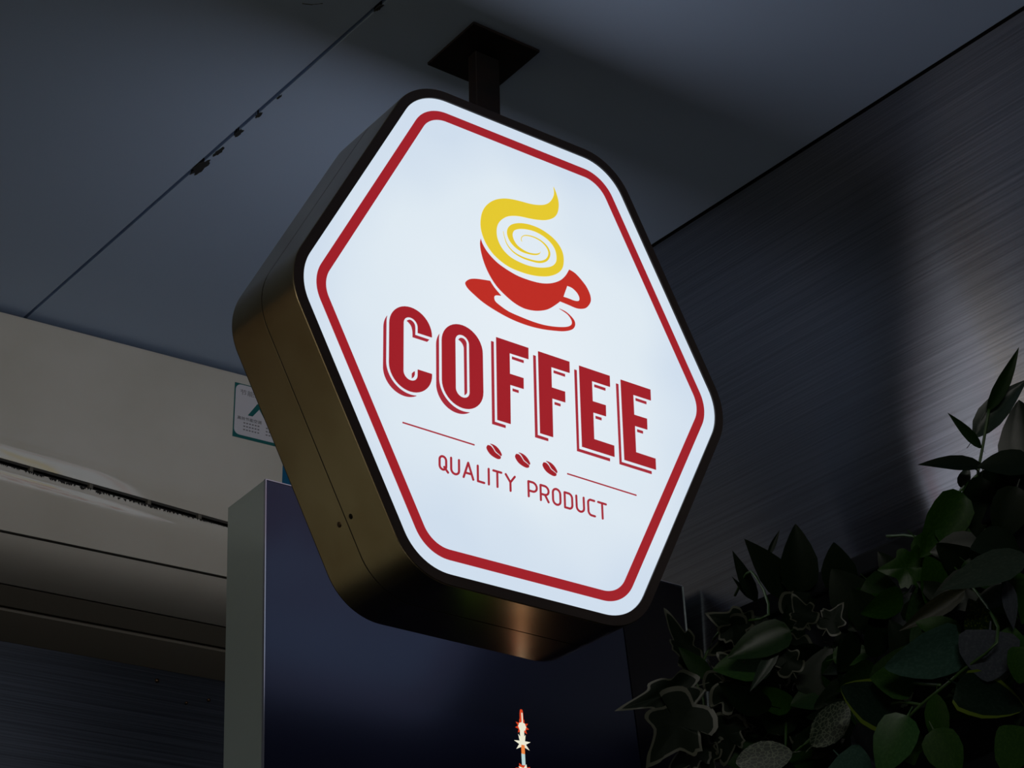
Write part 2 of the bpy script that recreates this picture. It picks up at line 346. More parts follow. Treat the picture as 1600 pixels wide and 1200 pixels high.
def segs(pts, w):
    out = []
    for i in range(len(pts)-1): out.append(stroke([pts[i], pts[i+1]], w))
    return out
SWIRL = [(0.05411, 0.24135), (0.05487, 0.2336), (0.05288, 0.22586), (0.04728, 0.21683), (0.03973, 0.21049), (0.02916, 0.20604), (0.01664, 0.20324), (0.00218, 0.20169), (-0.0122, 0.19936), (-0.02449, 0.19543), (-0.03676, 0.18839), (-0.04699, 0.17805), (-0.05318, 0.16655), (-0.05578, 0.15411), (-0.05558, 0.14273), (-0.05222, 0.13157), (-0.04608, 0.12141), (-0.03733, 0.11311), (-0.02653, 0.10739), (-0.01464, 0.1039), (-0.00063, 0.10299), (0.01352, 0.10361), (0.02782, 0.10615), (0.04232, 0.11103), (0.05498, 0.11893), (0.06261, 0.12825), (0.06534, 0.13884), (0.06456, 0.15021), (0.0597, 0.15923), (0.05164, 0.16617), (0.04039, 0.17099), (0.02806, 0.17344), (0.01364, 0.17318), (0.00026, 0.16995), (-0.01005, 0.16471), (-0.01587, 0.15839), (-0.01787, 0.15133), (-0.01662, 0.14467), (-0.01274, 0.13876), (-0.00581, 0.13391), (0.00322, 0.1313), (0.01338, 0.13156), (0.02261, 0.13341), (0.02887, 0.13672), (0.03108, 0.14134), (0.02893, 0.13847), (0.02268, 0.13535), (0.01344, 0.13369), (0.00534, 0.13453), (-0.00268, 0.13748), (-0.0076, 0.14247), (-0.00987, 0.14839), (-0.00933, 0.15339), (-0.00617, 0.15798), (0.00106, 0.16229), (0.01135, 0.16536), (0.02371, 0.16664), (0.03601, 0.16457), (0.0462, 0.15977), (0.05258, 0.15286), (0.05493, 0.14398), (0.05396, 0.13494), (0.04807, 0.12715), (0.0386, 0.12163), (0.02616, 0.1174), (0.01185, 0.11519), (-0.00228, 0.11569), (-0.01428, 0.11822), (-0.02414, 0.1243), (-0.03034, 0.1326), (-0.03313, 0.1421), (-0.03249, 0.15286), (-0.02828, 0.16205), (-0.02001, 0.17081), (-0.01076, 0.17628), (0.00157, 0.18014), (0.01598, 0.1824), (0.02844, 0.18492), (0.04104, 0.18905), (0.05172, 0.19565), (0.05792, 0.20382), (0.06063, 0.21374), (0.0606, 0.22371), (0.05744, 0.23455)]
SWIRL2 = [(-0.02353, 0.15029, 0.000147), (-0.02132, 0.14148, 0.000442), (-0.01751, 0.13327, 0.000884), (-0.00903, 0.12668, 0.001326), (0.003, 0.12378, 0.001915), (0.01619, 0.12392, 0.002209), (0.0285, 0.12584, 0.002651), (0.03791, 0.13098, 0.002946), (0.0429, 0.1379, 0.002799), (0.04399, 0.14504, 0.002504), (0.0401, 0.15182, 0.002062), (0.03161, 0.1566, 0.001473), (0.02035, 0.15808, 0.001178), (0.01006, 0.15638, 0.001031), (0.00445, 0.15286, 0.000884), (0.00269, 0.14839, 0.000589), (0.00383, 0.14552, 0.000147)]
CUPO = [(-0.05622, 0.12826), (-0.05396, 0.12244), (-0.04915, 0.11562), (-0.04235, 0.10949), (-0.03258, 0.10344), (-0.01877, 0.09873), (-0.00284, 0.09564), (0.01529, 0.0955), (0.0316, 0.09754), (0.04611, 0.10258), (0.05879, 0.11063), (0.06748, 0.12027), (0.07333, 0.13054), (0.08244, 0.12821), (0.0926, 0.121), (0.09961, 0.11369), (0.10401, 0.10456), (0.104, 0.09592), (0.09831, 0.0868), (0.09184, 0.0826), (0.08236, 0.08029), (0.06996, 0.081), (0.05803, 0.08166), (0.05119, 0.07489), (0.04064, 0.06583), (0.0303, 0.06023), (0.01806, 0.05628), (0.00399, 0.05488), (-0.00987, 0.05779), (-0.02357, 0.06442), (-0.03522, 0.07263), (-0.04482, 0.0843), (-0.05146, 0.09698), (-0.05574, 0.11051), (-0.05713, 0.12133)]
HOLE = [(0.06941, 0.10691), (0.07728, 0.10627), (0.08438, 0.10192), (0.08746, 0.09624), (0.08599, 0.09156), (0.07965, 0.08949), (0.07033, 0.08967), (0.06288, 0.0895)]
SAUCER = [(-0.07887, 0.06085), (-0.0763, 0.06538), (-0.07044, 0.06937), (-0.06069, 0.07246), (-0.04401, 0.07564), (-0.03826, 0.06884), (-0.02859, 0.06092), (-0.03551, 0.05919), (-0.03853, 0.0558), (-0.03727, 0.05069), (-0.03087, 0.04725), (-0.01817, 0.04309), (-0.00039, 0.04144), (0.01756, 0.04071), (0.03368, 0.04158), (0.05001, 0.04454), (0.06448, 0.04894), (0.07185, 0.05334), (0.07453, 0.05794), (0.0729, 0.06307), (0.06733, 0.06787), (0.05617, 0.07123), (0.06537, 0.07006), (0.07344, 0.06607), (0.07838, 0.06105), (0.0785, 0.05451), (0.07369, 0.0483), (0.06217, 0.04261), (0.04775, 0.0388), (0.02942, 0.03523), (0.00933, 0.03348), (-0.01248, 0.03425), (-0.03402, 0.03797), (-0.0534, 0.04358), (-0.06686, 0.05016), (-0.07547, 0.05556)]
BEAN_A = [(-51.52, -137.17), (-47.73, -137.03), (-44.36, -139.55), (-41.4, -143.21), (-37.26, -145.18), (-33.87, -147.01), (-34.47, -149.57), (-37.38, -150.49), (-41.92, -149.86), (-47.19, -147.86), (-51.06, -144.46), (-52.95, -140.51)]
BEAN_B = [(-48.06, -134.71), (-45.02, -134.43), (-40.1, -135.63), (-35.6, -138.88), (-32.5, -143.55), (-33.16, -145.93), (-36.47, -143.93), (-40.23, -141.86), (-42.82, -138.44), (-45.05, -135.95)]
def graphics(y0, y1, flip, sgp):
    made = []
    def fl(l): return [[(-x if flip else x, z) for x, z in q] for q in l]
    made.append(plate('border_stripe', fl([hexa(-.017), hexa(-.0288)]), y0, y1, M_red, sgp))
    for lo, sh in glyphs:
        g = plate('letter', fl([mm(q) for q in lo]), y0, y1, M_red, sgp); made.append(g)
        s = multi('letter_shadow', [fl([mm(q)]) for q in sh], y0, y1, M_text, g)
    for ch, st in small.items():
        made.append(multi('small_letter', [fl([mm(sq)]) for q in st for sq in segs(q, w_)], y0, y1, M_text, sgp))
    for p, q in (((-163.4, -140.8), (-69.1, -141.9)), ((58.9, -143.0), (159.5, -144.2))):
        made.append(plate('thin_line', fl([mm([(p[0], p[1]+.75), (q[0], q[1]+.75), (q[0], q[1]-.75), (p[0], p[1]-.75)])]), y0, y1, M_text, sgp))
    for i, dx in enumerate((0, 39.0, 77.1)):
        dz = -.25*i
        b1 = [(x+dx, z+dz) for x, z in BEAN_A]; b2 = [(x+dx, z+dz) for x, z in BEAN_B]
        made.append(multi('coffee_bean_mark', [fl([mm(bez(b1, (0, 6), 4))]), fl([mm(bez(b2, (0, 5), 4))])], y0, y1, M_red, sgp))
    made.append(plate('steam_swirl', fl([bez(SWIRL, (0, 44), 4)]), y0, y1, M_yel, sgp))
    made.append(plate('thin_swirl', fl([stroke_m(bez(SWIRL2, (), 4, False))]), y0, y1, M_yel, sgp))
    made.append(plate('cup_mark', fl([bez(CUPO, (0, 12, 22), 4), bez(HOLE, (0, 7), 4)]), y0, y1, M_cup, sgp))
    made.append(plate('saucer_mark', fl([bez(SAUCER, (4, 6, 21), 4)]), y0, y1, M_cup, sgp))
def stroke_m(p): return stroke(p, 1, False)
graphics(Y0, Y1, False, sg)
graphics(D-Y1, D-Y0, True, rf)

# ------------------------------------------------------------------ wall air conditioner
ac = root('air_conditioner', 'cream wall air conditioner with curved lower flaps under the ceiling', 'air conditioner', (0, 0, 0), R(33))
XL, XR, YB = .42, 1.40, 2.6915
def sweep(name, prof, M, parent, zl=0, zr=0, smooth=True, x0=XL, x1=XR):
    """closed (y,z) profile swept along x; third value = how far the point follows the slope"""
    n = len(prof); vs = [(x0, YB+p[0], 1.6+p[1]+(p[2] if len(p) > 2 else 0)*zl) for p in prof]+[(x1, YB+p[0], 1.6+p[1]+(p[2] if len(p) > 2 else 0)*zr) for p in prof]
    fs = [(i, (i+1) % n, (i+1) % n+n, i+n) for i in range(n)]+[tuple(range(n)), tuple(range(2*n-1, n-1, -1))]
    me = fix(mesh(name, vs, fs)); o = obj(name, me, M, parent)
    if smooth:
        for p in me.polygons: p.use_smooth = len(p.vertices) == 4
        me.set_sharp_from_angle(angle=R(32))
    return o
zl, zr = .0370, -.0195    # the panel's lower edge drops slightly to the right
fp = sweep('front_panel', [(.010, 1.583), (.003, 1.581), (.0, 1.575), (0, 1.372, 1), (.0006, 1.360, 1), (.0020, 1.350, 1), (.0042, 1.340, 1), (.0072, 1.3285, 1), (.016, 1.3285, 1), (.016, 1.583)], M_ac, ac, zl, zr)
sweep('lower_panel', [(.0028, 1.3165, 1), (.0020, 1.3110, 1), (.0026, 1.3060, 1), (.0044, 1.2990, 1), (.0080, 1.2915, .9), (.0150, 1.2800, .7), (.0290, 1.2610, .3), (.0430, 1.2435), (.055, 1.2450), (.055, 1.3165, 1)], M_ac, ac, zl, zr)
sweep('louver', [(.0445, 1.2400), (.055, 1.2315), (.075, 1.2215), (.100, 1.2145), (.125, 1.2095), (.150, 1.2060), (.150, 1.215), (.06, 1.2400)], M_ac, ac)
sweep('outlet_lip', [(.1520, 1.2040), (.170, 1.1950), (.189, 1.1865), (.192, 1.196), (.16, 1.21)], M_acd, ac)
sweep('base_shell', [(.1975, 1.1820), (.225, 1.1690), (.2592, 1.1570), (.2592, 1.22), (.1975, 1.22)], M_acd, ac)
sweep('housing', [(.056, 1.575), (.056, 1.2500), (.07, 1.240), (.16, 1.226), (.2590, 1.215), (.2590, 1.575)], M_inner, ac, smooth=False)
for x in (.895, .99, 1.085, 1.17):
    z_ = 2.9285+(zl+(zr-zl)*(x-XL)/(XR-XL))-.002
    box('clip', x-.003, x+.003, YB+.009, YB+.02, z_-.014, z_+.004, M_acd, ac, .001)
vs = []; fs = []; rd = random.Random(4)
for i in range(170):      # dust hanging along the edge of the intake gap
    x = rd.uniform(.80, 1.22); z_ = 1.6+1.3150+zl+(zr-zl)*(x-XL)/(XR-XL); q = rd.uniform(.001, .0045)*math.sin((x-.76)*6.5)**2+.0006; k = len(vs)
    vs += [(x-q, YB+.0035, z_+.0035), (x+q, YB+.0035, z_+.0035), (x+rd.uniform(-q, q), YB+.0012, z_-q*.9)]; fs.append((k, k+1, k+2))
du = obj('dust_fringe', mesh('dust_fringe', vs, fs), M_inner, ac); du['kind'] = 'stuff'
# energy label
lb = box('energy_label', 1.2135, 1.318, YB-.0006, YB-.0001, 1.4655+1.6, 1.5630+1.6, M_teal, ac)
def rrect(x0, x1, z0, z1, r): return arc(x1-r, z1-r, r, 0, 90, 6)+arc(x0+r, z1-r, r, 90, 180, 6)+arc(x0+r, z0+r, r, 180, 270, 6)+arc(x1-r, z0+r, r, 270, 360, 6)
plate('label_field', [rrect(1.2155, 1.316, 3.0708, 3.1612, .010)], YB-.0009, YB-.0006, M_lab, lb)
def text(name, s, x, z, size, M, parent, xs=1.):
    cu = bpy.data.curves.new(name, 'FONT'); cu.body = s; cu.size = size; cu.extrude = .00008
    o = bpy.data.objects.new(name, cu); COL.objects.link(o); dg = bpy.context.evaluated_depsgraph_get()
    me = bpy.data.meshes.new_from_object(o.evaluated_get(dg)); bpy.data.objects.remove(o)
    for v_ in me.vertices: v_.co = Vector((x+v_.co.x*xs, YB-.00105-v_.co.z, z+v_.co.y))
    return obj(name, me, M, parent)
text('label_heading', '\u8282\u80fd\u4ea7\u54c1', 1.2225, 3.1440, .0105, M_ink, lb, 1.25)
plate('label_logo', [[(1.2385, 3.1085), (1.2545, 3.1330), (1.2625, 3.1330), (1.2770, 3.1075), (1.2690, 3.1075), (1.2585, 3.1240), (1.2470, 3.1085)]], YB-.0011, YB-.0009, M_teal, lb)
text('label_subheading', '\u9ad8\u6548\u8282\u80fd\u7a7a\u8c03', 1.2200, 3.0985, .0066, M_ink2, lb, 1.1)
for z_ in (3.0925, 3.0865, 3.0805):
    sh = [[(x, z_), (x+.0032, z_), (x+.0032, z_+.0022), (x, z_+.0022)] for x in (1.2315, 1.2365, 1.2415, 1.2465, 1.2515, 1.2565, 1.2715, 1.2765, 1.2815)]
    multi('label_small_print', sh, YB-.00105, YB-.0009, M_ink, lb)
box('blue_sticker', 1.304, 1.345, YB-.0006, YB-.0001, 2.985, 3.035, M_blue, ac)

# ------------------------------------------------------------------ tall display box behind the sign
BS = .963; P0 = Vector((-0.3034207*BS, 2.25742081*BS, 1.07431278*BS+1.6)); aa = Vector((.81673304, .57635902, .02752138)); nb = Vector((-.57642033, .8171279, -.00645007)); dd = Vector((-.02620604, -.0105959, .99960041))
MB = Matrix((aa, nb, dd)).transposed().to_4x4(); MB.translation = P0
zb = -2.7335
bd = bpy.data.objects.new('display_box', None); COL.objects.link(bd); bd.matrix_world = MB@Matrix.Scale(BS, 4)@Matrix.Translation((0, 0, zb))
bd.empty_display_size = .05
tag(bd, 'tall dark blue advertising display box with grey side behind the coffee sign', 'display')
def zt(x): return -.0177*x/.652-zb
def gx(z): return .5417-(z-(-.1026-zb))*.0652
plate('casing', [[(0, zt(0)-.0005), (.652, zt(.652)-.0005), (.652, 0.03), (0, 0)]], .0035, .0980, M_alu, bd)
gz = (.650-.5417)/-.0652+(-.1026-zb)
p1 = plate('display_panel', [[(.0016, zt(0)-.0018), (gx(zt(.53))-.0009, zt(.53)-.0018), (.6470, gz+.03), (.6480, .04), (.0016, .01)]], .0004, .0036, M_scr, bd)
plate('display_panel', [[(gx(zt(.53))+.0009, zt(.53)-.0028), (.6495, zt(.65)-.0028), (.6495, gz+.06)]], .0002, .0036, M_scr2, bd)
plate('corner_trim', [[(-.0003, zt(0)), (.0010, zt(0)), (.0010, .01), (-.0003, .01)]], -.0006, .0040, M_trim, bd)
plate('top_trim', [[(.0022, zt(0)), (.651, zt(.651)), (.651, zt(.651)-.0012), (.0010, zt(0)-.0012)]], -.0002, .0037, M_trim, bd)
plate('corner_trim', [[(.6500, zt(.65)-.002), (.6528, zt(.65)-.002), (.6528, .05), (.6500, .05)]], -.0003, .0037, M_alu, bd)
def pz(z): return z-zb
def star(cx, cz, r1, r2, n, ph, sx=1): 
    return [(cx+sx*(r1 if i % 2 == 0 else r2)*math.sin(ph+math.pi*i/n), pz(cz+(r1 if i % 2 == 0 else r2)*math.cos(ph+math.pi*i/n))) for i in range(2*n)]
cx = .3662
def rc(x0, x1, z0, z1): return [(x0, pz(z0)), (x1, pz(z0)), (x1, pz(z1)), (x0, pz(z1))]
gl = [('glow_tip', [bez([(cx-.0028, pz(-.256)), (cx-.0028, pz(-.246)), (cx-.0018, pz(-.2395)), (cx, pz(-.2385)), (cx+.0018, pz(-.2395)), (cx+.0026, pz(-.246)), (cx+.0026, pz(-.256))], (0, 6), 3)], M_f1, 1),
  ('glow_core', [rc(cx-.0002, cx+.0016, -.256, -.243)], M_f2, 2),
  ('glow_burst', [star(cx, -.2615, .0108, .0062, 9, .35)], M_f1, 1), ('glow_core', [star(cx, -.2612, .0062, .0055, 8, .0)], M_f2, 2),
  ('glow_stem', [rc(cx-.0036, cx+.0026, -.280, -.264)], M_f2, 1.5),
  ('glow_burst', [star(cx-.0006, -.2830, .0128, .0052, 7, .42)], M_f2, 1), ('glow_core', [rc(cx-.0028, cx+.0022, -.2965, -.285)], M_f3, 2),
  ('glow_stem', [rc(cx-.0030, cx+.0022, -.311, -.2960)], M_f4, 1.5),
  ('glow_burst', [star(cx-.001, -.3205, .0130, .0085, 9, .2, 1.0)], M_f1, 1), ('glow_core', [star(cx+.0004, -.3195, .0105, .0050, 5, .3)], M_f2, 2), ('glow_core', [star(cx-.002, -.3215, .0045, .0038, 6, 0)], M_f1, 3),
  ('glow_stem', [rc(cx-.004, cx+.003, -.352, -.332)], M_f2, 1)]
# the lit tower goes on below, with green lights on the left of it
gl += [('tower_tier', [[(cx-w1, pz(z1)), (cx+w1, pz(z1)), (cx+w1*.8, pz(z1+.022)), (cx-w1*.8, pz(z1+.022))]], M_, 1) for w1, z1, M_ in
       ((.008, -.372, M_f3), (.011, -.398, M_f2), (.013, -.424, M_f3), (.013, -.450, M_f2), (.014, -.476, M_f4), (.015, -.502, M_f3))]
gl += [('green_light', [star(.285+.017*i, -.390-.013*((i*5) % 4), .0085, .0060, 6, i)], M_fg, 1) for i in range(4)]
for nm, lo, M, k in gl: plate(nm, lo, .0004-.0002*k-.0001, .0006, M, bd)

# ------------------------------------------------------------------ planter and plants by the right wall
pl = root('planter_trough', 'black planter trough under the leaves by the right wall', 'planter', (0, 0, 0), RA)
box('trough', 1.60, 1.776, .86, 1.60, 2.20, 2.470, M_pot, pl, .003)
box('trough_rim', 1.592, 1.779, .852, 1.608, 2.452, 2.478, M_pot, pl, .003)
box('soil', 1.612, 1.768, .872, 1.590, 2.4775, 2.481, M_soil, pl)
box('bracket', 1.70, 1.7799, 1.0, 1.03, 2.08, 2.199, M_pot, pl); box('bracket', 1.70, 1.7799, 1.45, 1.48, 2.08, 2.199, M_pot, pl)
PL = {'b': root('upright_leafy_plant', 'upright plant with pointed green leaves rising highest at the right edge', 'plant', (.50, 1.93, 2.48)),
      'p': root('pothos_plant', 'dense green pothos with rounded glossy leaves at the lower right', 'plant', (.38, 1.97, 2.48)),
      'n': root('net_leaved_plant', 'dark plant with two net-veined leaves among spiky pointed leaves', 'plant', (.28, 2.08, 2.48)),
      'i': root('variegated_ivy', 'trailing ivy with pale leaf margins in front of the blue display', 'plant', (.20, 2.14, 2.48))}
def leaf_mesh(name, prof, fold, curl, mats, margin=0, midrib=True, wave=0, nu=8):
    """prof: half width as function of t (0 base, 1 tip); ring of margin faces optional; lies in xy, z normal"""
    us = [-1, -(1-margin), -.5, 0, .5, (1-margin), 1] if margin else [-1, -.55, 0, .55, 1]
    vs = []; fs = []; mi = []
    N = nu
    for j in range(N+1):
        t = j/N; t = .5-.5*math.cos(math.pi*t) if j not in (0, N) else t
        wd = prof(t)
        for u in us:
            x = u*wd; y = t + (0.0)
            z = fold*abs(x)-curl*(t*t)+.12*curl*math.sin(t*3)+wave*math.sin(t*17+u*2)*abs(u)*wd-(.35*fold*x*x/.5)
            vs.append((x, y, z))
    m_ = len(us)
    for j in range(N):
        for k in range(m_-1):
            fs.append((j*m_+k, j*m_+k+1, (j+1)*m_+k+1, (j+1)*m_+k)); mi.append(1 if margin and (k == 0 or k == m_-2) else 0)
    # petiole
    b = len(vs); vs += [(-.018, 0, 0), (.018, 0, 0), (.012, -.16, -.05), (-.012, -.16, -.05)]; fs.append((b, b+1, b+2, b+3)); mi.append(0)
    me = mesh(name, vs, fs)
    bm = bmesh.new(); bm.from_mesh(me)
    bmesh.ops.remove_doubles(bm, verts=bm.verts, dist=1e-5); bm.to_mesh(me); bm.free()
    for M in mats: me.materials.append(M)
    if margin:
        for p in me.polygons:
            c_ = p.center; wd = prof(min(max(c_.y, 0), 1)); p.material_index = 1 if (wd > 1e-4 and abs(c_.x) > wd*(1-margin)*.93 and c_.y > 0) else 0
    for p in me.polygons: p.use_smooth = True
    return me
def p_lance(t): return .5*(math.sin(math.pi*min(1, t**.75)))**.9*(1-.25*t)*1.1 if 0 < t < 1 else 0
def p_ovate(t): return .5*min(1., 1.06*math.sin(math.pi*t**.62)**.8) if 0 < t < 1 else 0
def p_heart(t): return .5*min(1, (1.08*math.sin(math.pi*t**.5)**.62)) if 0 < t < 1 else .0
def p_oval(t): return .5*math.sin(math.pi*t)**.62 if 0 < t < 1 else 0
def ivy_mesh(name, mats, margin, seed=0):
    """five lobed ivy leaf: fan of a lobed outline with an inset ring"""
    rnd = random.Random(seed)
    base = [(0, 0), (.22, -.06), (.42, .02), (.50, .16), (.36, .27), (.45, .42), (.44, .56), (.26, .56), (.16, .72), (.09, .90), (0, 1.0)]
    base = [(x*(1+rnd.uniform(-.12, .12)), y+rnd.uniform(-.03, .03)) for x, y in base]; base[0] = (0, 0.02); base[-1] = (0, 1)
    half = bez(base, (0, 10), 3, False)
    loop = half+[(-x*(1+rnd.uniform(-.08, .08)), y) for x, y in half[-2:0:-1]]
    c = (0, .36); n = len(loop)
    def zf(x, y): return .22*abs(x)-.30*y*y+.05*math.sin(y*9+x*7+seed)
    def ring(s): return [(c[0]+(x-c[0])*s, c[1]+(y-c[1])*s) for x, y in loop]
    ins = [((x*(1-margin*.9)), c[1]+(y-c[1])*(1-margin)) for x, y in loop]
    rings = [loop, ins, ring(.45)]
    vs = [(x, y, zf(x, y)) for l in rings for x, y in l]+[(c[0], c[1], zf(*c))]
    fs = []; mi = []
    for r_ in range(2):
        for k in range(n): fs.append((r_*n+k, r_*n+(k+1) % n, (r_+1)*n+(k+1) % n, (r_+1)*n+k)); mi.append(1 if r_ == 0 else 0)
    for k in range(n): fs.append((2*n+k, 2*n+(k+1) % n, 3*n)); mi.append(0)
    b = len(vs); vs += [(-.015, 0.02, 0), (.015, .02, 0), (.012, -.2, -.05), (-.012, -.2, -.05)]; fs.append((b, b+1, b+2, b+3)); mi.append(1)
    me = mesh(name, vs, fs)
    for M in mats: me.materials.append(M)
    for p, q in zip(me.polygons, mi): p.material_index = q; p.use_smooth = True
    return me
cache = {}
def leaf_for(kind, tone, seed):
    key = (kind, tone, seed % 3)
    if key in cache: return cache[key]
    s = seed % 3; fold = (.30, .42, .22)[s]; curl = (.10, .18, .05)[s]
    if kind == 'ivy': me = ivy_mesh('ivy_leaf', [M_ivy, M_margin], .13, s)
    elif kind == 'ivyg': me = ivy_mesh('ivy_leaf', [LEAF['green'], LEAF['green']], .13, s)
    else:
        prof = dict(lance=p_lance, ovate=p_ovate, heart=p_heart, oval=p_oval)[kind]
        if tone == 'net': me = leaf_mesh('leaf', prof, fold*.7, curl, [M_net, M_margin])
        elif tone == 'edge': me = leaf_mesh('leaf', prof, fold, curl, [LEAF['edge'], M_ymargin], .16)
        else: me = leaf_mesh('leaf', prof, fold, curl, [LEAF[tone]], 0)
    cache[key] = me; return me
